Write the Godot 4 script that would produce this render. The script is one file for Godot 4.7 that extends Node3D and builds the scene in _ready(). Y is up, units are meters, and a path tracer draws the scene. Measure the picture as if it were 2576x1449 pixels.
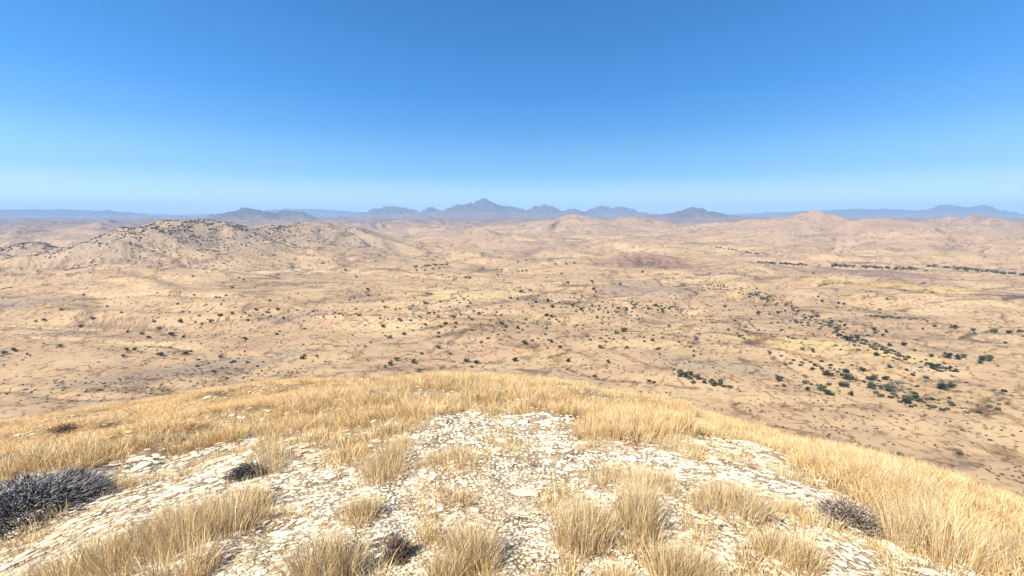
extends Node3D
# A wide view from a grassy, stony hilltop over a dry tan plain to blue hills.

const EYE := 1.9                      # the eye over the hilltop
const PITCH := 0.1562                 # 8.95 degrees down
const FOCAL := 1205.0                 # focal length when the picture is 2576 wide
const BASE := -104.0                  # the plain, below the eye
var n_big := FastNoiseLite.new()
var n_mid := FastNoiseLite.new()
var n_fine := FastNoiseLite.new()
var n_ridge := FastNoiseLite.new()
var n_cell := FastNoiseLite.new()
var n_crack := FastNoiseLite.new()
var n_fold := FastNoiseLite.new()
var fields: Array = []                # [x, z, 1/across, 1/along, cos, sin, colour]
var hills: Array = []                 # [x, z, height, 1/across, 1/along, cos, sin, roughness, reach2, exponent]
var bare := PackedVector2Array()
var rng := RandomNumberGenerator.new()
var taken := {}


func smooth(a: float, b: float, x: float) -> float:
	var t := clampf((x - a) / (b - a), 0.0, 1.0)
	return t * t * (3.0 - 2.0 * t)


func sight(px: float, py: float) -> Vector3:
	var u := (px - 1288.0) / FOCAL
	var v := (724.5 - py) / FOCAL
	return Vector3(u, v * cos(PITCH) - sin(PITCH), -(cos(PITCH) + v * sin(PITCH)))


func dome(x: float, z: float, r: float) -> float:
	var t := (x / maxf(r, 0.001)) / 0.755
	var s := 0.368 + 0.066 * t + 0.012 * t * t
	if z > 0.0:
		s = lerpf(s, 0.25, minf(1.0, z / maxf(r, 1.0)))
	var rc := 19.0 - 7.5 * t
	var b := EYE / (rc * rc)
	var a := s - 2.0 * b * rc
	var r1 := (0.58 - a) / (2.0 * b)
	var h := 0.0
	if r < r1:
		h = -(EYE + a * r + b * r * r)
	else:
		h = -(EYE + a * r1 + b * r1 * r1 + 0.58 * (r - r1))
	var k := smooth(0.6, 4.0, r)
	h += k * (n_mid.get_noise_2d(x * 22.0, z * 22.0) * 0.15 + n_mid.get_noise_2d(x * 7.0 + 50.0, z * 7.0) * 0.45 * smooth(3.0, 10.0, r) + n_mid.get_noise_2d(x * 90.0, z * 90.0) * 0.035)
	if r > 30.0:
		h += smooth(30.0, 120.0, r) * (n_mid.get_noise_2d(x * 1.6, z * 1.6) * 7.0 + n_ridge.get_noise_2d(x * 2.2, z * 2.2) * 3.0)
	return h


var gully_near := 1.0
var gully_far := 1.0

func plain(x: float, z: float, r: float) -> float:
	var k := smooth(1300.0, 3600.0, r)
	var f := smooth(150.0, 600.0, r)
	var bend := n_big.get_noise_2d(x * 1.4 + 3000.0, z * 1.4) * 260.0
	var h := BASE + n_big.get_noise_2d(x, z) * lerpf(6.0, 20.0, k) * f
	# long low folds lying across the view, then rolling hills farther off
	h += n_fold.get_noise_2d((x + bend) * 0.42, (z + bend) * 1.0) * lerpf(12.0, 18.0, k) * f
	h += n_fold.get_noise_2d((x - bend) * 1.3 + 900.0, z * 2.4) * lerpf(1.5, 3.0, k)
	# dry water courses worn into it
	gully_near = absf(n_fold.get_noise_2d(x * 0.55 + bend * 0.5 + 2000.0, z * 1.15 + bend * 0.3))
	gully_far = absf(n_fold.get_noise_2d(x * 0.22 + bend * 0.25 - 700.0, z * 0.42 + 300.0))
	h -= (1.0 - smooth(0.0, 0.16, gully_near)) * 3.2 * f
	h -= (1.0 - smooth(0.0, 0.22, gully_far)) * 18.0 * smooth(700.0, 1500.0, r)
	if r > 1300.0:
		h += (n_ridge.get_noise_2d(x * 0.085 + 40.0, z * 0.085) + 0.35) * 32.0 * k
		h += n_mid.get_noise_2d(x * 0.18, z * 0.18) * 9.0 * k
	if r < 2600.0:
		h += n_mid.get_noise_2d(x * 1.1, z * 1.1) * 0.45
	return h - smooth(6000.0, 14000.0, r) * 6.0


var hill_at := -1
var hill_share := 0.0

func height(x: float, z: float) -> float:
	var r := sqrt(x * x + z * z)
	hill_at = -1
	hill_share = 0.0
	var d := -1e9
	if r < 420.0:
		d = dome(x, z, r)
		if r < 60.0:
			return d
	var p := plain(x, z, r)
	if r > 420.0:
		var most := 0.0
		var rough := 0.0
		for i in hills.size():
			var q: PackedFloat64Array = hills[i]
			var dx := x - q[0]
			var dz := z - q[1]
			if dx * dx + dz * dz > q[8]:
				continue
			var e := (dx * q[5] + dz * q[6]) * q[3]
			var f := (dz * q[5] - dx * q[6]) * q[4]
			var m := pow(e * e + f * f, 0.5)
			m *= 1.0 + (0.12 if i < 16 else 0.16) * n_mid.get_noise_2d(x * q[7] * 0.5 + i * 900.0, z * q[7] * 0.5)
			var up := q[2] * exp(-pow(m, q[9]))
			if up > 0.02 * q[2]:
				up -= q[2] * (0.05 if i < 16 else 0.17) * (0.7 - n_ridge.get_noise_2d(x * q[7], z * q[7])) * smooth(0.03, 0.5, up / q[2]) * smooth(0.0, 0.35, m)
			if up > most:
				most = up
				hill_at = i
				hill_share = up / q[2]
			rough += maxf(up, 0.0)
		p += lerpf(most, rough, 0.15)
	if d < p - 60.0:
		return p
	# a soft foot where the hill runs out into the plain
	var k := 9.0
	var t := clampf(0.5 + 0.5 * (d - p) / (k * 2.0), 0.0, 1.0)
	return lerpf(p, d, t) + k * 2.0 * t * (1.0 - t) * 0.5


func ground(px: float, py: float, least := 1.2) -> Vector3:
	var d := sight(px, py)
	d /= sqrt(d.x * d.x + d.z * d.z)
	var t := least
	var last := least
	while t < 16000.0:
		if height(d.x * t, d.z * t) > d.y * t:
			for i in 12:
				var mid := (t + last) * 0.5
				if height(d.x * mid, d.z * mid) > d.y * mid:
					t = mid
				else:
					last = mid
			break
		last = t
		t += maxf(0.05, t * 0.012)
	return Vector3(d.x * t, height(d.x * t, d.z * t), d.z * t)


func up_at(x: float, z: float, e := 0.15) -> Vector3:
	return Vector3(height(x - e, z) - height(x + e, z), 2.0 * e, height(x, z - e) - height(x, z + e)).normalized()


func add_hill(px: float, py: float, dist: float, half: float, deep: float, rough := 1.0, power := 1.7) -> void:
	var d := sight(px, py)
	d /= sqrt(d.x * d.x + d.z * d.z)
	var across := dist * half / FOCAL * cos(atan2(d.x, -d.z))
	var along := across * deep
	var x := d.x * dist
	var z := d.z * dist
	var h := d.y * dist - plain(x, z, dist)
	var a := atan2(d.x, -d.z)
	var far := maxf(across, along) * 2.6
	hills.append(PackedFloat64Array([x, z, h, 1.0 / across, 1.0 / along, cos(a), sin(a), rough * 260.0 / maxf(across, 60.0) / 2.2, far * far, power]))


func named(called: String) -> String:
	var n: int = taken.get(called, 0)
	taken[called] = n + 1
	return called if n == 0 else "%s_%03d" % [called, n]


func tag(o: Node3D, label := "", category := "", group := "", kind := "") -> Node3D:
	if label: o.set_meta("label", label)
	if category: o.set_meta("category", category)
	if group: o.set_meta("group", group)
	if kind: o.set_meta("kind", kind)
	return o


func put(called: String, mesh: Mesh, m: Material, parent: Node3D = self) -> MeshInstance3D:
	var o := MeshInstance3D.new()
	o.name = named(called) if parent == self else called
	o.mesh = mesh
	if m: o.material_override = m
	parent.add_child(o, true)
	return o


func stuff(called: String, mesh: Mesh, m: Material, where: Array, tint: Array, parent: Node3D = self) -> MultiMeshInstance3D:
	var mm := MultiMesh.new()
	mm.transform_format = MultiMesh.TRANSFORM_3D
	mm.use_colors = true
	mm.mesh = mesh
	mm.instance_count = where.size()
	for i in where.size():
		mm.set_instance_transform(i, where[i])
		mm.set_instance_color(i, tint[i])
	var o := MultiMeshInstance3D.new()
	o.name = named(called)
	o.multimesh = mm
	o.material_override = m
	o.set_meta("kind", "stuff")
	parent.add_child(o, true)
	return o


func mat(c: Color, rough := 0.95, vertex := true) -> StandardMaterial3D:
	var m := StandardMaterial3D.new()
	m.albedo_color = c.linear_to_srgb()
	m.roughness = rough
	m.metallic_specular = 0.2
	m.vertex_color_use_as_albedo = vertex
	return m


func noise(f: FastNoiseLite, s: int, freq: float, kind: int, oct: int, fractal: int) -> void:
	f.seed = s
	f.frequency = freq
	f.noise_type = kind
	f.fractal_type = fractal
	f.fractal_octaves = oct

# ---------------------------------------------------------------- sky

func sky_picture() -> ImageTexture:
	var w := 1024
	var h := 512
	var el := [0.0, 1.6, 4.2, 9.0, 12.85, 16.0, 22.0, 35.0, 90.0]
	var col := [Vector3(0.85, 1.10, 1.22), Vector3(0.60, 0.92, 1.12), Vector3(0.25, 0.60, 0.99), Vector3(0.110, 0.40, 0.88), Vector3(0.063, 0.309, 0.80), Vector3(0.052, 0.268, 0.71), Vector3(0.038, 0.212, 0.597), Vector3(0.031, 0.165, 0.48), Vector3(0.027, 0.13, 0.40)]
	var im := Image.create_empty(w, h, false, Image.FORMAT_RGBF)
	for y in h:
		var e := 90.0 - (y + 0.5) * 180.0 / h
		var c := Vector3(0.45, 0.62, 0.8)
		if e > 0.0:
			for k in 8:
				if e >= el[k] and e <= el[k + 1]:
					var t: float = (e - el[k]) / (el[k + 1] - el[k])
					c = (col[k] as Vector3).lerp(col[k + 1], t)
		for x in w:
			# the sky is deepest opposite the sun and paler round towards it
			var az := (x + 0.5) / w * TAU                  # 0 looks along -z
			var q := 1.0 - cos(az - 0.07)
			q = q / (1.0 + 0.5 * q) * lerpf(0.25, 1.0, smooth(0.0, 7.0, e)) * (1.0 - smooth(35.0, 90.0, e))
			im.set_pixel(x, y, Color(c.x * (1.0 + 2.2 * q), c.y * (1.0 + 1.2 * q), c.z * (1.0 + 0.9 * q)) * (1.0 / 2.3))
	return ImageTexture.create_from_image(im)


# ---------------------------------------------------------------- textures

func picture(kind: int, freq: float, s: int, stops: Array, size := 1024, ret := 1, oct := 1, warp := 0.0, bump := 0.0) -> NoiseTexture2D:
	var f := FastNoiseLite.new()
	f.seed = s
	f.noise_type = kind
	f.frequency = freq
	f.cellular_return_type = ret
	f.cellular_jitter = 1.0
	f.fractal_octaves = oct
	f.fractal_type = FastNoiseLite.FRACTAL_FBM if oct > 1 else FastNoiseLite.FRACTAL_NONE
	if warp > 0.0:
		f.domain_warp_enabled = true
		f.domain_warp_amplitude = warp
		f.domain_warp_frequency = freq * 0.6
	var t := NoiseTexture2D.new()
	t.width = size
	t.height = size
	t.seamless = true
	t.noise = f
	if bump > 0.0:
		t.as_normal_map = true
		t.bump_strength = bump
	else:
		var g := Gradient.new()
		var o := PackedFloat32Array()
		var c := PackedColorArray()
		for k in stops:
			o.append(k[0])
			c.append(Color(k[1], k[2], k[3]))
		g.offsets = o
		g.colors = c
		t.color_ramp = g
	return t


func land_material(near: bool) -> StandardMaterial3D:
	var m := mat(Color(0.60, 0.595, 0.585), 0.97)
	m.metallic_specular = 0.1
	m.uv1_triplanar = true
	m.uv1_world_triplanar = true
	m.uv1_triplanar_sharpness = 4.0
	m.uv2_triplanar = true
	m.uv2_world_triplanar = true
	m.uv2_triplanar_sharpness = 4.0
	m.detail_enabled = true
	m.detail_blend_mode = BaseMaterial3D.BLEND_MODE_MUL
	m.detail_uv_layer = BaseMaterial3D.DETAIL_UV_2
	if near:
		m.albedo_color = Color(0.70, 0.695, 0.68).linear_to_srgb()
		m.albedo_texture = picture(FastNoiseLite.TYPE_CELLULAR, 0.02, 5, [[0.0, 0.35, 0.30, 0.24], [0.10, 0.78, 0.74, 0.68], [0.3, 1, 1, 1], [1.0, 0.92, 0.9, 0.86]], 1024, FastNoiseLite.RETURN_DISTANCE2_SUB, 1, 14.0)
		m.uv1_scale = Vector3.ONE * 1.3
		m.detail_albedo = picture(FastNoiseLite.TYPE_SIMPLEX_SMOOTH, 0.006, 6, [[0.0, 0.6, 0.55, 0.5], [0.5, 1, 1, 1], [1.0, 0.85, 0.8, 0.7]], 1024, 0, 5)
		m.uv2_scale = Vector3.ONE * 0.23
	else:
		m.albedo_texture = picture(FastNoiseLite.TYPE_CELLULAR, 0.022, 7, [[0.0, 0.62, 0.57, 0.52], [0.06, 0.8, 0.77, 0.74], [0.16, 1, 1, 1], [1.0, 0.95, 0.94, 0.93]], 1024, FastNoiseLite.RETURN_DISTANCE2_SUB, 2, 40.0)
		m.uv1_scale = Vector3.ONE / 230.0
		m.detail_albedo = picture(FastNoiseLite.TYPE_CELLULAR, 0.018, 9, [[0.0, 0.66, 0.61, 0.58], [0.05, 0.85, 0.83, 0.81], [0.11, 1, 1, 1], [1.0, 0.96, 0.96, 0.96]], 1024, FastNoiseLite.RETURN_DISTANCE2_SUB, 2, 60.0)
		m.uv2_scale = Vector3.ONE / 1130.0
	return m


# ---------------------------------------------------------------- land

func land_colour(x: float, z: float, r: float) -> Color:
	if r < 130.0:
		var grassy := 1.0 if r > 34.0 or not Geometry2D.is_point_in_polygon(Vector2(x, z), bare) else 0.0
		var w := 0.5 + 0.5 * n_mid.get_noise_2d(x * 40.0, z * 40.0)
		var soil := Color(0.62, 0.53, 0.39).lerp(Color(0.76, 0.67, 0.51), w)
		var turf := Color(0.56, 0.42, 0.24).lerp(Color(0.68, 0.55, 0.36), w)
		return soil.lerp(turf, grassy)
	var a := n_mid.get_noise_2d(x * 0.55 + 500.0, z * 0.55)
	var b := n_mid.get_noise_2d(x * 0.22 - 900.0, z * 0.22)
	var c := n_fine.get_noise_2d(x * 0.5, z * 0.5)
	var e := n_mid.get_noise_2d(x * 0.4 + 300.0, z * 0.4 - 700.0)
	var col := Color(0.63, 0.445, 0.26)
	col = col.lerp(Color(0.70, 0.50, 0.23), smooth(0.05, 0.5, a) * 0.4)       # golden straw
	col = col.lerp(Color(0.55, 0.375, 0.255), smooth(0.05, 0.45, b) * 0.42)    # pinkish soil
	col = col.lerp(Color(0.74, 0.59, 0.38), smooth(0.12, 0.45, e) * 0.32)      # pale
	col = col.lerp(Color(0.36, 0.28, 0.21), smooth(0.15, 0.5, c * 0.6 + e * -0.7) * 0.32)   # dry brush
	# long streaks of paler and browner growth, following the folds
	var s1 := n_mid.get_noise_2d(x * 0.35 + 60.0, z * 1.3)
	var s2 := n_mid.get_noise_2d(x * 0.9 - 260.0, z * 3.4)
	col = col.lerp(Color(0.47, 0.315, 0.20), smooth(0.05, 0.4, s1) * 0.45)
	col = col.lerp(Color(0.74, 0.55, 0.31), smooth(0.05, 0.4, -s1) * 0.4)
	col = col.lerp(Color(0.34, 0.25, 0.17), smooth(0.18, 0.40, s2) * 0.5 * smooth(-0.2, 0.25, b + a))
	for q in fields:
		var dx: float = x - q[0]
		var dz: float = z - q[1]
		var ee: float = (dx * q[4] + dz * q[5]) * q[2]
		var ff: float = (dz * q[4] - dx * q[5]) * q[3]
		var d: float = ee * ee + ff * ff
		if d < 2.0:
			col = col.lerp(q[6], 0.8 * (1.0 - smooth(0.45, 1.3, d + c * 0.9)))
	# furrows, sheep tracks and little banks with dark growth; crease shade painted along gullies
	var dark := 0.0
	if r < 1300.0:
		dark = maxf(dark, (1.0 - smooth(0.02, 0.12, n_crack.get_noise_2d(x * 1.1, z * 2.0) + 1.0)) * smooth(-0.05, 0.35, c * 0.5 + a) * (1.0 - smooth(800.0, 1300.0, r)))
	if r > 300.0:
		dark = maxf(dark, (1.0 - smooth(0.01, 0.11, n_crack.get_noise_2d(x * 0.30 + 40.0, z * 0.8) + 1.0)) * smooth(-0.1, 0.25, b + c * 0.3))
	if r > 900.0:
		dark = maxf(dark, (1.0 - smooth(0.01, 0.09, n_crack.get_noise_2d(x * 0.13 + 700.0, z * 0.28) + 1.0)) * smooth(900.0, 1600.0, r) * smooth(-0.15, 0.25, e))
	dark *= 0.8
	dark = maxf(dark, (1.0 - smooth(0.004, 0.024, gully_near + c * 0.016)) * smooth(-0.3, 0.2, e + n_fine.get_noise_2d(x * 2.1, z * 2.1) * 0.9) * (1.0 - 0.6 * smooth(1200.0, 2600.0, r)))  # contour shade painted into the carved gullies, mixed with dark growth
	if r > 700.0:
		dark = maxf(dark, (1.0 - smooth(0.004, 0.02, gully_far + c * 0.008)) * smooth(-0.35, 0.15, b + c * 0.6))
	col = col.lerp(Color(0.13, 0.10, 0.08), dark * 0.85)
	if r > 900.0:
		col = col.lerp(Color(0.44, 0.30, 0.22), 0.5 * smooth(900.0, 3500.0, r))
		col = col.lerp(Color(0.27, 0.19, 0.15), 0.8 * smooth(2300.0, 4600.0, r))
	return col


func build_land() -> void:
	var rows := PackedFloat64Array([0.02])
	var step := func(a: float, b: float, n: int) -> void:
		for k in n:
			rows.append(a * pow(b / a, float(k) / n))
	step.call(0.3, 42.0, 210)
	step.call(42.0, 230.0, 60)
	step.call(230.0, 2300.0, 340)
	step.call(2300.0, 15000.0, 210)
	rows.append(15000.0)
	var cols := PackedFloat64Array()
	var dense := deg_to_rad(57.0)
	for k in 980:
		cols.append(-dense + 2.0 * dense * k / 980.0)
	for k in 130:
		cols.append(dense + (TAU - 2.0 * dense) * k / 130.0)
	var nr := rows.size()
	var nc := cols.size()
	var pos := PackedVector3Array()
	var col := PackedColorArray()
	var own := PackedInt32Array()
	pos.resize(nr * nc)
	col.resize(nr * nc)
	own.resize(nr * nc)
	for i in nr:
		var r := rows[i]
		for j in nc:
			var x := r * sin(cols[j])
			var z := -r * cos(cols[j])
			var k := i * nc + j
			pos[k] = Vector3(x, height(x, z), z)
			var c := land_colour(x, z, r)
			var who := -1
			if hill_at >= 0 and hill_share > 0.16:
				who = hill_at
			if hill_at >= 0 and r < 2600.0:
				c = c.lerp(Color(0.44, 0.35, 0.265) if hill_at < 3 else Color(0.50, 0.36, 0.26), 0.7 * smooth(0.05, 0.5, hill_share))
			elif hill_at >= 16:
				c = c.lerp(Color(0.12, 0.095, 0.09), 0.85 * smooth(0.05, 0.5, hill_share))
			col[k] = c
			own[k] = -2 if r < 100.0 else who
	var nrm := PackedVector3Array()
	nrm.resize(nr * nc)
	for i in nr:
		var up := mini(i + 1, nr - 1) * nc
		var dn := maxi(i - 1, 0) * nc
		for j in nc:
			var jr := (j + 1) % nc
			var jl := (j + nc - 1) % nc
			nrm[i * nc + j] = ((pos[i * nc + jr] - pos[i * nc + jl]).cross(pos[up + j] - pos[dn + j])).normalized()
	var m_near := land_material(true)
	var m_far := land_material(false)
	var lists := {}
	for i in nr - 1:
		for j in nc:
			var k := i * nc + j
			var w := own[k]
			if not lists.has(w):
				lists[w] = PackedInt32Array()
			lists[w].append(k)
	var order := lists.keys()
	order.sort()
	for w in order:
		var cells: PackedInt32Array = lists[w]
		var at := {}
		var vp := PackedVector3Array()
		var vn := PackedVector3Array()
		var vc := PackedColorArray()
		var ix := PackedInt32Array()
		for k in cells:
			var i: int = k / nc
			var j: int = k % nc
			var jr := (j + 1) % nc
			var q := [k, i * nc + jr, (i + 1) * nc + jr, (i + 1) * nc + j]
			for s in [0, 3, 2, 0, 2, 1]:
				var g: int = q[s]
				if not at.has(g):
					at[g] = vp.size()
					vp.append(pos[g])
					vn.append(nrm[g] if nrm[g].y > 0.0 else -nrm[g])
					vc.append(col[g])
				ix.append(at[g])
		var arr := []
		arr.resize(Mesh.ARRAY_MAX)
		arr[Mesh.ARRAY_VERTEX] = vp
		arr[Mesh.ARRAY_NORMAL] = vn
		arr[Mesh.ARRAY_COLOR] = vc
		arr[Mesh.ARRAY_INDEX] = ix
		var me := ArrayMesh.new()
		me.add_surface_from_arrays(Mesh.PRIMITIVE_TRIANGLES, arr)
		var called := "ground" if w == -2 else "plain" if w == -1 else hill_names[w][0] as String
		var label := "pale stony hilltop with dry grass round its edge" if w == -2 else "wide tan plain with scattered dark bushes below the hilltop" if w == -1 else hill_names[w][1] as String
		var o := put(called, me, m_near if w == -2 else m_far)
		tag(o, label, "", "", "structure")
		if w == -2:
			land = o

var land: MeshInstance3D
var hill_names: Array = []


# ---------------------------------------------------------------- stones

func pebble_mesh(s: int, rough := 0.22, fine := 2) -> ArrayMesh:
	var f := FastNoiseLite.new()
	f.seed = s
	f.frequency = 0.9
	var sp := SphereMesh.new()
	sp.radial_segments = 5 + fine * 2
	sp.rings = 2 + fine
	sp.radius = 1.0
	sp.height = 2.0
	var a := sp.get_mesh_arrays()
	var v: PackedVector3Array = a[Mesh.ARRAY_VERTEX]
	for i in v.size():
		var p := v[i]
		v[i] = p * (1.0 + rough * (f.get_noise_3d(p.x, p.y, p.z) * 2.0 + f.get_noise_3d(p.x * 2.7, p.y * 2.7, p.z * 2.7)))
	var st := SurfaceTool.new()
	st.begin(Mesh.PRIMITIVE_TRIANGLES)
	var ix: PackedInt32Array = a[Mesh.ARRAY_INDEX]
	st.set_smooth_group(0)
	for i in ix:
		st.add_vertex(v[i])
	st.index()
	st.generate_normals()
	return st.commit()


func lay(x: float, z: float, sx: float, sy: float, sz: float, turn: float, sink: float) -> Transform3D:
	var n := up_at(x, z)
	var along := Vector3(-z, 0, x).normalized()
	along = (along - n * along.dot(n)).normalized()
	var b := Basis(along, n, along.cross(n)).rotated(n, turn)
	b = b * Basis.from_scale(Vector3(sx, sy, sz))
	return Transform3D(b, Vector3(x, height(x, z), z) + n * sy * sink)


func build_stones() -> void:
	var m := mat(Color(0.78, 0.77, 0.75), 0.93)
	var grain := picture(FastNoiseLite.TYPE_SIMPLEX_SMOOTH, 0.02, 21, [[0.0, 0.72, 0.68, 0.6], [0.45, 1, 1, 1], [1.0, 0.9, 0.86, 0.78]], 512, 0, 5)
	m.albedo_texture = grain
	m.uv1_triplanar = true
	m.uv1_world_triplanar = true
	m.uv1_scale = Vector3.ONE * 3.0
	var where := []
	var tint := []
	var big := []
	var r := 1.7
	while r < 20.0:
		var s := clampf(0.0100 * r, 0.020, 0.08)
		var az := -0.98
		while az < 0.98:
			az += s / r * rng.randf_range(0.75, 1.25)
			var rr := r + rng.randf_range(-0.5, 0.5) * s
			var x := rr * sin(az)
			var z := -rr * cos(az)
			var jx := x + n_mid.get_noise_2d(x * 70.0, z * 70.0) * 0.5
			var jz := z + n_mid.get_noise_2d(x * 70.0 + 300.0, z * 70.0) * 0.5
			var open := Geometry2D.is_point_in_polygon(Vector2(jx, jz), bare)
			if not open and rng.randf() > 0.12:
				continue
			var dusty := n_mid.get_noise_2d(x * 55.0 + 70.0, z * 55.0)
			if rng.randf() < 0.08 + smooth(0.1, 0.5, dusty) * 0.45:
				continue
			var size := s * 0.5 * (0.4 + 0.8 * pow(rng.randf(), 1.5)) * (1.0 if rng.randf() > 0.06 else 1.8)
			var long := 1.0 + absf(sin(az)) * rng.randf_range(0.1, 1.1) + rng.randf_range(0.0, 0.4)
			var turn := rng.randf_range(-0.5, 0.5) if absf(az) > 0.3 else rng.randf_range(-1.5, 1.5)
			var t := lay(x, z, size * long, size * rng.randf_range(0.28, 0.52), size, turn, 0.12)
			var w := rng.randf()
			var c := Color(0.84, 0.78, 0.66).lerp(Color(0.72, 0.61, 0.44), w * w)
			if rng.randf() < 0.06:
				c = Color(0.42, 0.27, 0.18)
			elif n_mid.get_noise_2d(x * 30.0, z * 30.0 + 90.0) > 0.28:
				c = c.lerp(Color(0.58, 0.42, 0.28), 0.5)
			where.append(t)
			tint.append(c)
			if rr < 6.0 and size * long / rr > 0.0078 and open:
				big.append([-size * long / rr, where.size() - 1])
		r += s * 0.92
	big.sort()
	var shapes := []
	for k in 4:
		shapes.append(pebble_mesh(40 + k, 0.24, 3))
	var tones := []
	for c in [Color(0.80, 0.73, 0.59), Color(0.73, 0.63, 0.47), Color(0.78, 0.72, 0.60), Color(0.60, 0.47, 0.32)]:
		var k := mat(c * 0.77, 0.93, false)
		k.albedo_texture = grain
		k.uv1_triplanar = true
		k.uv1_world_triplanar = true
		k.uv1_scale = Vector3.ONE * 3.0
		tones.append(k)
	var gone := {}
	for k in mini(300, big.size()):
		var i: int = big[k][1]
		gone[i] = true
		var o := put("stone", shapes[k % 4], tones[rng.randi() % 4 if k % 5 == 0 else k % 3], land)
		o.transform = where[i]
	var w2 := []
	var t2 := []
	for i in where.size():
		if not gone.has(i):
			w2.append(where[i])
			t2.append(tint[i])
	stuff("gravel", pebble_mesh(31, 0.24, 1), m, w2, t2, land)
	print("gravel ", w2.size(), " big ", big.size())


# ---------------------------------------------------------------- plants

func blade(st: SurfaceTool, p: Vector3, lean: Vector3, h: float, w: float, c: Color, tip: Color) -> void:
	var side := Vector3(lean.z, 0, -lean.x)
	if side.length() < 0.001:
		side = Vector3(1, 0, 0)
	side = side.normalized().rotated(Vector3.UP, rng.randf_range(-1.4, 1.4)) * w * 0.5
	var a := p
	var b := p + Vector3(lean.x * 0.35, h * 0.55, lean.z * 0.35)
	var t := p + Vector3(lean.x, h, lean.z)
	st.set_color(c)
	st.add_vertex(a - side); st.add_vertex(b - side * 0.85); st.add_vertex(a + side)
	st.add_vertex(a + side); st.add_vertex(b - side * 0.85); st.add_vertex(b + side * 0.85)
	st.set_color(tip)
	st.add_vertex(b - side * 0.85); st.add_vertex(t); st.add_vertex(b + side * 0.85)


func straw() -> Color:
	var w := rng.randf()
	var c := Color(0.86, 0.67, 0.35).lerp(Color(0.78, 0.54, 0.25), w)
	if rng.randf() < 0.25:
		c = Color(0.88, 0.74, 0.46)
	elif rng.randf() < 0.28:
		c = Color(0.46, 0.29, 0.15)
	return c


func tuft_mesh(n: int, across: float, deep: float, tall: float, width: float, spread: float, dark := 0.0, slope := 0.0) -> ArrayMesh:
	var st := SurfaceTool.new()
	st.begin(Mesh.PRIMITIVE_TRIANGLES)
	st.set_smooth_group(-1)
	# several roots, each a fan of stalks
	var roots := []
	for k in maxi(3, n / 40) if n > 400 else 4:
		var a := rng.randf() * TAU
		var q := sqrt(rng.randf())
		roots.append(Vector3(cos(a) * q * across * 0.42, 0, sin(a) * q * deep * 0.42))
	for k in n:
		var root: Vector3 = roots[k % roots.size()]
		var a := rng.randf() * TAU
		var q := sqrt(rng.randf())
		var p := root + Vector3(cos(a) * q, 0, sin(a) * q) * minf(across, deep) * (0.16 if n > 420 else 0.36)
		var edge := clampf(Vector2(p.x / across, p.z / deep).length() * 2.0, 0.0, 1.2)
		var h := tall * rng.randf_range(0.45, 1.0) * (1.0 - 0.3 * edge)
		p.y = p.z * slope
		var out := Vector3(p.x, 0, p.z) * minf(0.35, 0.12 / maxf(across, deep)) * spread + Vector3(cos(a), 0, sin(a)) * h * rng.randf_range(0.05, 0.48) * spread
		var c := straw()
		if dark > 0.0:
			c = c.lerp(Color(0.40, 0.27, 0.16), dark * rng.randf())
		blade(st, p, out, h, width * rng.randf_range(0.6, 1.2), c, c.lerp(Color(0.82, 0.68, 0.42), rng.randf() * 0.5))
	st.generate_normals()
	return st.commit()


func twig_mesh(n: int, across: float, tall: float, width: float, pale: Color, deep: Color) -> ArrayMesh:
	var st := SurfaceTool.new()
	st.begin(Mesh.PRIMITIVE_TRIANGLES)
	st.set_smooth_group(-1)
	for k in n:
		var a := rng.randf() * TAU
		var e := acos(rng.randf_range(0.05, 1.0))
		var d := Vector3(cos(a) * sin(e) * across * 0.5, cos(e) * tall, sin(a) * sin(e) * across * 0.5)
		var t := rng.randf_range(0.6, 1.0)
		var c := deep.lerp(pale, rng.randf())
		var p := Vector3(rng.randf_range(-1, 1), 0, rng.randf_range(-1, 1)) * across * 0.08
		blade(st, p, Vector3(d.x, 0, d.z) * t, d.y * t + 0.01, width, c, c)
		# side sprigs
		for s in 3:
			var q := p + Vector3(d.x, d.y, d.z) * t * rng.randf_range(0.45, 0.95)
			var o := Vector3(rng.randf_range(-1, 1), 0, rng.randf_range(-1, 1)) * across * 0.10
			blade(st, q, o, tall * rng.randf_range(0.02, 0.16), width * 0.8, c, c.lerp(pale, 0.4))
	st.generate_normals()
	return st.commit()


func cushion_mesh(n: int, across: float, tall: float, width: float, pale: Color, deep: Color) -> ArrayMesh:
	var st := SurfaceTool.new()
	st.begin(Mesh.PRIMITIVE_TRIANGLES)
	st.set_smooth_group(-1)
	for k in n:
		var a := rng.randf() * TAU
		var e := acos(rng.randf_range(0.0, 1.0))
		var q := rng.randf_range(0.4, 1.0) * (1.0 + 0.14 * n_mid.get_noise_2d(a * 40.0, e * 60.0))
		var p := Vector3(cos(a) * sin(e) * across * 0.5, cos(e) * tall, sin(a) * sin(e) * across * 0.5) * q
		var o := Vector3(p.x, 0, p.z) * 0.16 + Vector3(rng.randf_range(-1, 1), 0, rng.randf_range(-1, 1)) * across * 0.03
		var c := deep.lerp(pale, pow(rng.randf(), 1.6))
		blade(st, p, o, tall * rng.randf_range(0.05, 0.13), width * 1.4, c, c)
	st.generate_normals()
	return st.commit()


func leaf(st: SurfaceTool, p: Vector3, size: float) -> void:
	var a := Vector3(rng.randfn(), rng.randfn(), rng.randfn()).normalized()
	var b := a.cross(Vector3(rng.randfn(), rng.randfn(), rng.randfn())).normalized()
	st.add_vertex(p - a * size); st.add_vertex(p + b * size * 0.55); st.add_vertex(p + a * size)
	st.add_vertex(p - a * size); st.add_vertex(p + a * size); st.add_vertex(p - b * size * 0.55)


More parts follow.
